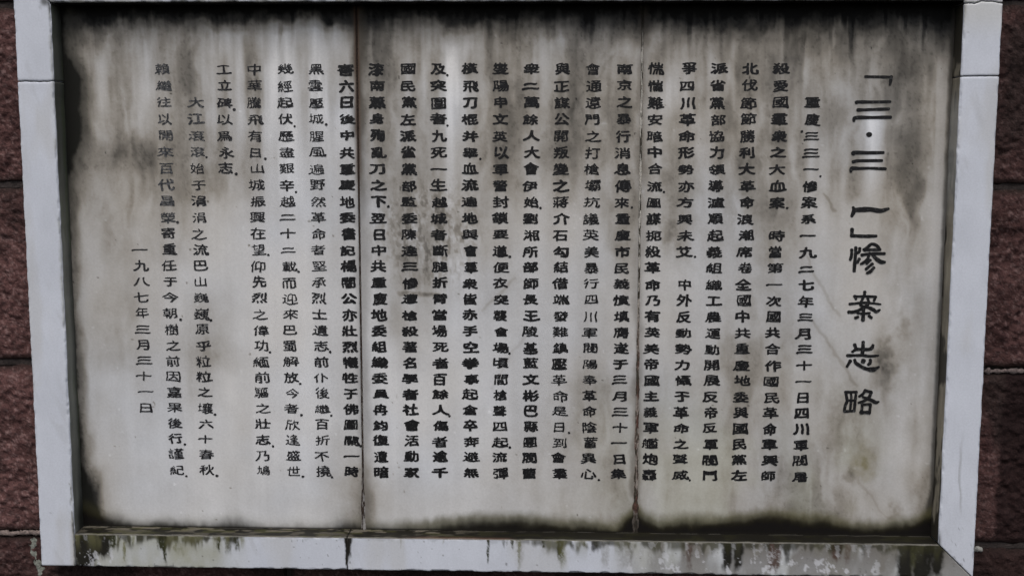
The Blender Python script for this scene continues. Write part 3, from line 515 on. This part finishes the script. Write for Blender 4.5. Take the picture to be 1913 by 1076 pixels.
# ------------------------------------------------------------------ lettering
COLS = [(0.834, 2, '重慶三三一.慘案系一九二七年三月三十一日四川軍閥屠', 'b', 0.024),
 (0.747, 0, '殺愛國羣衆之大血案.　時當第一次國共合作國民革命軍興師', 'b', 0.024),
 (0.664, 0, '北伐節節勝利大革命浪潮席卷全國中共重慶地委與國民黨左', 'b', 0.024),
 (0.581, 0, '派省黨部協力領導瀘順起義組織工農運動開展反帝反軍閥鬥', 'b', 0.022),
 (0.5005, 0, '爭四川革命形勢亦方興未艾.　中外反動勢力懾于革命之聲威.', 'b', 0.022),
 (0.4145, 0, '惴惴難安暗中合流.圖謀扼殺革命乃有英美帝國主義軍艦炮轟', 'b', 0.024),
 (0.329, 0, '南京之暴行消息傳來.重慶市民義憤填膺遂于三月三十一日集', 'b', 0.022),
 (0.245, 0, '會通遠門之打槍壩抗議英美暴行四川軍閥陽奉革命陰蓄異心.', 'b', 0.012),
 (0.1605, 0, '與正謀公開叛變之蔣介石勾結借端發難鎮壓革命是日.到會羣', 'b', 0.022),
 (0.0785, 0, '衆二萬餘人大會伊始.劉湘所部師長王陵基藍文彬巴縣團閥曹', 'b', 0.026),
 (-0.005, 0, '燮陽申文英以軍警封鎖要道.便衣突襲會場.頃間槍聲四起.流彈', 'b', 0.022),
 (-0.088, 0, '橫飛刀棍并舉.血流遍地與會羣衆皆赤手空拳事起倉卒奔避無', 'b', 0.028),
 (-0.1735, 0, '及.突圍者.九死一生越城者斷腿折臂當場死者百餘人.傷者逾千', 'b', 0.027),
 (-0.256, 0, '國民黨左派省黨部監委陳達三慘遭槍殺著名學者社會活動家', 'b', 0.029),
 (-0.341, 0, '漆南薰身殉亂刀之下.翌日中共重慶地委組織委員冉鈞復遭暗', 'b', 0.029),
 (-0.4255, 0, '害六日後中共重慶地委書記楊闇公亦壯烈犧牲于佛圖關.一時', 'b', 0.028),
 (-0.508, 0, '黑雲壓城.腥風遍野然革命者堅承烈士遺志.前仆後繼.百折不撓.', 'm', 0.010),
 (-0.5925, 0, '幾經起伏.歷盡艱辛.越二十二載.而迎來巴蜀解放.今者.欣逢盛世.', 'm', 0.010),
 (-0.676, 0, '中華騰飛有日.山城振興在望.仰先烈之偉功.緬前驅之壯志.乃鳩', 'm', 0.010),
 (-0.760, 0, '工立碑.以爲永志.', 'm', 0.012),
 (-0.8395, 2, '大江滾滾.始于涓涓之流巴山巍巍.原乎粒粒之壤.六十春秋.', 'm', 0.010),
 (-0.927, 0, '賴繼往以開來百代昌榮.寄重任于今朝.樹之前因嘉果後行.謹紀.', 'm', 0.010),
 (-1.0085, 11, '一九八七年三月三十一日', 'm', 0.010)]
uniq = sorted({ch for c_ in COLS for ch in c_[2]} - set('.　一二三十'))
fc = bpy.data.curves.new('glyphs', 'FONT'); fc.resolution_u = 3; fc.body = ''.join(uniq)
fo = bpy.data.objects.new('glyphs', fc); col.objects.link(fo)
bpy.context.view_layer.update()
cv = fo.to_curve(bpy.context.evaluated_depsgraph_get())
GL = {ch: [] for ch in uniq}
def bez(p0, h0, h1, p1, n):
    t = np.linspace(0, 1, n, endpoint=False)[:, None]
    return (1 - t) ** 3 * p0 + 3 * (1 - t) ** 2 * t * h0 + 3 * (1 - t) * t ** 2 * h1 + t ** 3 * p1
for s in cv.splines:
    n = len(s.bezier_points); bp = s.bezier_points
    co = np.array([p.co[:2] for p in bp]); hl = np.array([p.handle_left[:2] for p in bp]); hr = np.array([p.handle_right[:2] for p in bp])
    pts = []
    for i in range(n):
        j = (i + 1) % n; L = np.hypot(*(co[j] - co[i]))
        if L < 1e-6: continue
        straight = np.hypot(*(hr[i] - co[i])) < 1e-4 or abs(np.cross(hr[i] - co[i], co[j] - co[i])) < 1e-5
        k = max(1, int(round(L / 0.055)))
        if straight: pts.append(co[i] + (co[j] - co[i]) * np.linspace(0, 1, k, endpoint=False)[:, None])
        else: pts.append(bez(co[i], hr[i], hl[j], co[j], max(2, k)))
    pts = np.concatenate(pts); ci = int(math.floor((pts[:, 0].min() + pts[:, 0].max()) / 2))
    pts[:, 0] -= ci + 0.5; pts[:, 1] -= 0.38
    GL[uniq[min(max(ci, 0), len(uniq) - 1)]].append(pts)
fo.to_curve_clear(); bpy.data.objects.remove(fo)

tc_ = bpy.data.curves.new('ink', 'CURVE'); tc_.dimensions = '2D'; tc_.fill_mode = 'BOTH'
to_ = bpy.data.objects.new('ink', tc_)
def outline_mesh(loops, name, depth):
    tc_.splines.clear(); tc_.extrude = depth
    for p in loops:
        s = tc_.splines.new('POLY'); s.points.add(len(p) - 1)
        a4 = np.ones((len(p), 4)); a4[:, :2] = p; a4[:, 2] = 0; s.points.foreach_set('co', a4.ravel()); s.use_cyclic_u = True
    me = bpy.data.meshes.new_from_object(to_); me.name = name; return me
NG = 60; EXT = 0.66                                    # raster cells per side, half extent in em
_ax = (np.arange(NG * 2) + 0.5) / (NG * 2) * 2 * EXT - EXT
_ga = (np.arange(NG) + 0.5) / NG * 2 * EXT - EXT
def fill_raster(loops):
    """even-odd scanline fill of closed outlines on a fine grid"""
    n = NG * 2; flip = np.zeros((n, n + 1))
    for p in loops:
        q = np.roll(p, -1, 0)
        for (x0, y0), (x1, y1) in zip(p, q):
            if y0 == y1: continue
            lo, hi = min(y0, y1), max(y0, y1)
            i0 = int(np.searchsorted(_ax, lo)); i1 = int(np.searchsorted(_ax, hi))
            if i1 <= i0: continue
            xs = x0 + (_ax[i0:i1] - y0) * (x1 - x0) / (y1 - y0)
            np.add.at(flip, (np.arange(i0, i1), np.searchsorted(_ax, xs)), 1)
    return (np.cumsum(flip, 1)[:, :n] % 2)
def blur(a, sg):
    r = int(math.ceil(3 * sg)); k = np.exp(-0.5 * (np.arange(-r, r + 1) / sg) ** 2); k /= k.sum()
    a = np.apply_along_axis(lambda v: np.convolve(v, k, 'same'), 0, a); return np.apply_along_axis(lambda v: np.convolve(v, k, 'same'), 1, a)
def contours(f):
    """marching squares at level 0: closed loops in grid coordinates (col, row)"""
    f = f.copy(); f[0, :] = f[-1, :] = -1; f[:, 0] = f[:, -1] = -1
    f = np.where(np.abs(f) < 1e-6, 1e-6, f); I = f > 0; nxt = {}
    R, C = np.nonzero((I[:-1, :-1].astype(int) + I[1:, :-1] + I[:-1, 1:] + I[1:, 1:]) % 4)
    SEG = {1: [(3, 0)], 2: [(0, 1)], 3: [(3, 1)], 4: [(1, 2)], 5: [(3, 0), (1, 2)], 6: [(0, 2)], 7: [(3, 2)], 8: [(2, 3)], 9: [(2, 0)], 10: [(0, 1), (2, 3)], 11: [(2, 1)], 12: [(1, 3)], 13: [(1, 0)], 14: [(0, 3)]}
    def key(r, c, e_):
        return (r, c, 0) if e_ == 0 else (r, c + 1, 1) if e_ == 1 else (r + 1, c, 0) if e_ == 2 else (r, c, 1)
    for r, c in zip(R.tolist(), C.tolist()):
        k = int(I[r, c]) | int(I[r, c + 1]) << 1 | int(I[r + 1, c + 1]) << 2 | int(I[r + 1, c]) << 3
        for e0, e1 in SEG[k]: nxt[key(r, c, e0)] = key(r, c, e1)
    loops = []
    while nxt:
        st, cur = nxt.popitem(); lp = [st]
        while cur != st and cur in nxt:
            lp.append(cur); cur = nxt.pop(cur)
        pts = []
        for r, c, h in lp:
            if h == 0: t = f[r, c] / (f[r, c] - f[r, c + 1]); pts.append((c + t, r))
            else: t = f[r, c] / (f[r, c] - f[r + 1, c]); pts.append((c, r + t))
        if len(pts) >= 6: loops.append(np.array(pts))
    return loops
def brush(loops, weight, sx, sz, rs):
    """turn plain outlines into squat, rounded, slightly wobbling brush forms"""
    k1, k2 = rs.uniform(0.02, 0.06), rs.uniform(-0.01, 0.05); ph = rs.uniform(0, 50); wl = []
    for p in loops:
        x, y = p[:, 0].copy(), p[:, 1].copy()
        dx = (vn(x * 2.2 + ph, y * 2.2, 3) - 0.5) * 0.10; dy = (vn(x * 2.2, y * 2.2 + ph, 4) - 0.5) * 0.10
        x = x + dx; y = y + dy + k2 * x + k1 * (4 * x * x - 0.3) * np.where(y < 0, 1, -0.4)
        x = x * (0.97 + 0.20 * np.clip(-y, 0, 1))                       # spread feet
        wl.append(np.stack([x, y], 1))
    a = fill_raster(wl)
    ink = a.sum() * (2 * EXT / (NG * 2)) ** 2                             # inked share of the em square
    d = weight * float(np.clip(1.95 - 3.1 * ink, 0.18, 1.6))
    sg = 0.020
    b = blur(a, sg / (2 * EXT / (NG * 2)))
    b = b.reshape(NG, 2, NG, 2).mean((1, 3))
    gx, gy = np.meshgrid(_ga, _ga)
    dd = d + 0.016 * (vn(gx * 5 + ph, gy * 5 - ph, 7) - 0.5) + 0.010 * np.clip(gx - gy, -0.5, 0.8)
    thr = 0.5 - 0.5 * np.tanh(1.13 * dd / sg)
    lp = contours(b - thr)
    return [np.stack([((l[:, 0] + 0.5) / NG * 2 * EXT - EXT) * sx, ((l[:, 1] + 0.5) / NG * 2 * EXT - EXT) * sz], 1) for l in lp]
def ribbon(pts, wd, n_per=7):
    """closed outline of one brush stroke: polyline pts, widths, round ends"""
    p = np.asarray(pts, float); wd = np.asarray(wd, float) * np.ones(len(p))
    if len(p) > 2:
        q = []; ww = []
        e_ = np.vstack([2 * p[0] - p[1], p, 2 * p[-1] - p[-2]])
        for i in range(len(p) - 1):
            for t in np.linspace(0, 1, n_per, endpoint=False):
                a_, b_, c_, d_ = e_[i:i + 4]
                q.append(0.5 * (2 * b_ + (c_ - a_) * t + (2 * a_ - 5 * b_ + 4 * c_ - d_) * t * t + (3 * b_ - a_ - 3 * c_ + d_) * t ** 3)); ww.append(wd[i] * (1 - t) + wd[i + 1] * t)
        q.append(p[-1]); ww.append(wd[-1])
    else:
        tt = np.linspace(0, 1, 6); q = p[0] + (p[1] - p[0]) * tt[:, None]; ww = wd[0] + (wd[1] - wd[0]) * tt
    q = np.asarray(q); ww = np.asarray(ww)
    ww = ww * (0.92 + 0.2 * vn(np.arange(len(q)) * 0.45 + p[0, 0] * 7, np.full(len(q), p[0, 1] * 3), 5))
    t = np.gradient(q, axis=0); t /= np.hypot(t[:, 0], t[:, 1])[:, None] + 1e-9; nr = np.stack([-t[:, 1], t[:, 0]], 1)
    a = q + nr * ww[:, None] / 2; b = q - nr * ww[:, None] / 2
    th = np.linspace(0, np.pi, 6)[1:-1]
    ec = [q[-1] + ww[-1] / 2 * (nr[-1] * np.cos(x) + t[-1] * np.sin(x) * 0.8) for x in th]
    sc_ = [q[0] + ww[0] / 2 * (-nr[0] * np.cos(x) - t[0] * np.sin(x) * 0.8) for x in th]
    return np.concatenate([a, np.array(ec), b[::-1], np.array(sc_)])
def stroke_mesh(strokes, name):
    """each stroke is its own prism, each a hair prouder than the one before"""
    VV = []; FF = []; base = 0
    for k, lp in enumerate(strokes):
        me = outline_mesh([lp], 'tmp', 0.0010 + 0.00008 * k)
        v = np.zeros(len(me.vertices) * 3); me.vertices.foreach_get('co', v); v = v.reshape(-1, 3)
        VV += [tuple(x) for x in v]; FF += [tuple(i + base for i in p.vertices) for p in me.polygons]; base += len(v)
        bpy.data.meshes.remove(me)
    me = bpy.data.meshes.new(name); me.from_pydata(VV, [], FF); me.update(); return me
ROT = (math.pi / 2, 0, 0)
def slab_of(x): return slabs[0] if x < J1 else slabs[1] if x < J2 else slabs[2]
def place(name, me, x, z, ink, rot=0.0):
    o = bpy.data.objects.new(name, me); col.objects.link(o); me.materials.append(INK[ink])
    o.parent = slab_of(x); o.location = (x, SY, z); o.rotation_euler = (math.pi / 2, rot, 0); return o
def simple(ch, wt, rs):
    h = 0.095 + wt * 2.2; j = lambda: rs.uniform(-0.02, 0.02)
    def bar(y, l, r): return ribbon([(l, y - 0.06 + j()), (l + 0.09, y), (0.0, y + 0.02 + j()), (r - 0.1, y + j()), (r, y + 0.03)], [h * 1.0, h * 1.05, h * 0.85, h * 1.0, h * 0.75])
    if ch == '一': return [bar(0.0 + j(), -0.45, 0.45)]
    if ch == '二': return [bar(0.16, -0.34, 0.34), bar(-0.2, -0.45, 0.45)]
    if ch == '三': return [bar(0.27, -0.36, 0.38), bar(0.0, -0.36, 0.36), bar(-0.29, -0.46, 0.46)]
    return [bar(0.06, -0.45, 0.45), ribbon([(0.0, 0.4), (0.0, 0.0), (-0.01, -0.36)], [h * 0.9, h * 0.8, h])]
PITCH = 0.04476; ZTOP = 1.8795
rs = random.Random(11)
DOT = [0.0042, 0.0038]
def dot(x, z, r, ink, name='punctuation_dot'):
    a = np.linspace(0, 2 * np.pi, 12, endpoint=False)
    rr = r * (0.85 + 0.3 * np.array([rs.random() for _ in a]))
    place(name, outline_mesh([np.stack([rr * np.cos(a) * 1.05, rr * np.sin(a)], 1)], name, 0.0010), x, z, ink)
for ci, (cx, start, text, ink, wt) in enumerate(COLS):
    row = start
    for ch in text:
        if ch == '.':
            dot(cx + 0.0265 + rs.uniform(-.002, .002), ZTOP - (row - 1) * PITCH - 0.0165 + rs.uniform(-.003, .003), rs.uniform(0.0030, 0.0042), ink); continue
        if ch != '　':
            x = cx + rs.uniform(-0.0022, 0.0022); z = ZTOP - row * PITCH + rs.uniform(-0.0016, 0.0016)
            wt_ = wt + rs.uniform(-0.006, 0.006); ink_ = ink
            if ci == 8 and row in (19, 20, 21, 22, 23): wt_ = 0.008
            if ci == 21 and row < 10 or ci == 20 and row < 6: ink_ = 'g'
            sx, sz = 0.0445 * rs.uniform(0.93, 1.06), 0.0312 * rs.uniform(0.92, 1.10)
            if ch in '一二三十':
                loops = [l * np.array([sx, sz]) for l in simple(ch, wt_, rs)]
                me = stroke_mesh(loops, 'carved_character')
            else:
                me = outline_mesh(brush(GL[ch], wt_, sx, sz, rs), 'carved_character', 0.0010)
            place('carved_character', me, x, z, ink_, rs.uniform(-0.03, 0.03))
        row += 1
dot(0.808, 1.713, 0.0036, 'b')
# the title, stroke by stroke (units: hundredths of a 0.147 m field, y down)
TITLE = [
 ((0.9935, 1.807), 50, [([(35, 15), (60, 15.5), (84, 16)], 4.2), ([(83, 15), (82, 22), (81, 30)], [5, 5, 3.5])]),
 ((0.9935, 1.807), 50, [([(20, 61.5), (24, 60.5), (52, 60.5), (83, 60)], [5.5, 5, 4.6, 4.4]), ([(23, 75), (52, 74), (81, 73)], [5, 4.4, 4.8]), ([(16.5, 95), (20, 89), (50, 88.5), (85, 88)], [4, 6, 4.8, 5.5])]),
 ((0.9935, 1.807), 50, [([(46, 119.2), (46, 119.8)], 9)]),
 ((0.9935, 1.807), 50, [([(17.5, 154), (21, 152), (45, 152.5), (74, 152)], [7, 6, 5.5, 5]), ([(18, 169), (30, 167), (72, 166.5)], [5.5, 4.8, 4.6]), ([(14.5, 187), (17, 181), (30, 181), (50, 180.5), (79, 181.5)], [4, 7, 4.8, 4.6, 5])]),
 ((0.992, 1.477), 50, [([(22.5, 27.5), (24, 35), (20.5, 44)], [4, 6.5, 5]), ([(24, 33), (38, 32), (55, 31.5), (74, 34), (89, 30)], [7, 8, 7.5, 7.5, 4])]),
 ((0.992, 1.477), 50, [([(22, 68), (22, 80)], 5.6), ([(21, 80), (45, 81), (68, 80.5)], [5.5, 5.5, 4.8])]),
 ((0.996, 1.361), 50, [([(20, 27), (20, 38), (18, 46)], 4.8), ([(27.5, 23), (27, 45), (26, 67)], [5, 5.2, 5.5]), ([(35, 24.5), (34.5, 30), (30.5, 34)], [5, 5, 4]), ([(35, 44), (31.5, 51)], 4.8),
   ([(42, 27), (50, 22), (57, 16.5), (66, 19), (73, 27)], [4, 5, 5, 5.5, 5]), ([(44, 28), (58, 27), (72, 27)], 4.8), ([(39, 37), (55, 34.5), (82, 34)], [5, 4.4, 5]), ([(54, 33), (50, 45), (43, 51), (38, 53.5)], [4, 5, 5, 4]), ([(57, 34), (66, 43), (75, 49), (83, 50)], [4, 6, 7, 5]), ([(56, 46), (49, 53)], 4.2), ([(60, 53), (48, 63)], 4.6), ([(63, 60), (57, 67), (50, 70.5)], [4.6, 5.4, 4])]),
 ((0.994, 1.228), 50, [([(49, 15), (48.5, 24)], 5), ([(30, 23), (33, 29)], [5, 4]), ([(30, 24), (50, 23.5), (70, 24)], 4.2), ([(70, 24), (67, 32)], [4.6, 4]), ([(46, 26), (42, 38), (46, 42), (56, 44), (66, 48), (72, 52), (79, 48.5)], [4.4, 4.6, 4.6, 5, 6, 5.5, 3]), ([(55, 27), (57, 36), (50, 43), (38, 50), (28, 53), (20, 53)], [4.4, 4.6, 5, 5.2, 5, 6]), ([(21, 38), (45, 35.5), (62, 36), (80, 38)], [4, 4.2, 3.8, 3]), ([(37, 55), (47, 56), (60, 54.5)], 4), ([(48, 46), (47.5, 68)], [5, 6.4]), ([(33, 64), (38, 62)], 4.6), ([(59, 60), (63.5, 63.5)], 4.8)]),
 ((0.992, 1.094), 50, [([(35, 23), (38, 31)], 5.4), ([(31, 37), (38, 32.5), (48, 32), (62, 32), (68, 29), (70, 24)], [4, 5, 5, 5.6, 6, 5]), ([(51, 18), (51, 30), (50, 43)], [5, 6, 6]), ([(22, 44), (50, 43.5), (65, 45), (81, 43.5)], [5, 4.4, 4.8, 3]), ([(53, 53), (52, 56)], 7), ([(28, 54), (22, 65)], [5.4, 4.4]), ([(36, 52), (39, 58), (50, 65), (60, 69), (72, 70), (83, 65)], [4.6, 5.6, 5.6, 6, 8, 3.4]), ([(66, 52), (66, 57), (62.5, 61)], 5)]),
 ((0.997, 0.959), 50, [([(18, 22), (21, 38), (18, 48), (16.5, 59)], 4.8), ([(17, 22), (38, 21.5)], 4.4), ([(38, 21), (36.5, 40), (35.5, 58)], 4.6), ([(28, 22), (29, 36), (27.5, 57)], 4), ([(20, 37.5), (36, 37.5)], 3.8), ([(17, 59), (36, 57.5)], 4.2), ([(55, 18), (51, 25), (44, 30)], [5, 4.4, 4.4]), ([(55, 18.5), (67, 21.5)], 5), ([(67, 22), (62, 32), (52, 39), (43, 42)], [4.6, 5.2, 4.8, 4]), ([(51, 31), (60, 34), (70, 38), (76, 41), (82, 39.5)], [4, 5, 6, 6, 2.6]), ([(50, 44), (50, 55), (48.5, 62)], 4.4), ([(50, 45.5), (66, 44.5)], 4.4), ([(66, 45), (64.5, 62)], 4.6), ([(48, 60.5), (65, 60)], 5.6)])]
for (ox, oz), c0, st in TITLE:
    loops = [ribbon([((px - c0) * 0.001435, -(py - c0) * 0.00147) for px, py in pts], np.asarray(wd, float) * 0.00172) for pts, wd in st]
    allp = np.concatenate(loops); mid = (allp.min(0) + allp.max(0)) / 2
    loops = [l - mid for l in loops]
    place('title_character', stroke_mesh(loops, 'title_character'), ox + mid[0], oz + mid[1], 'b')
bpy.data.objects.remove(to_)
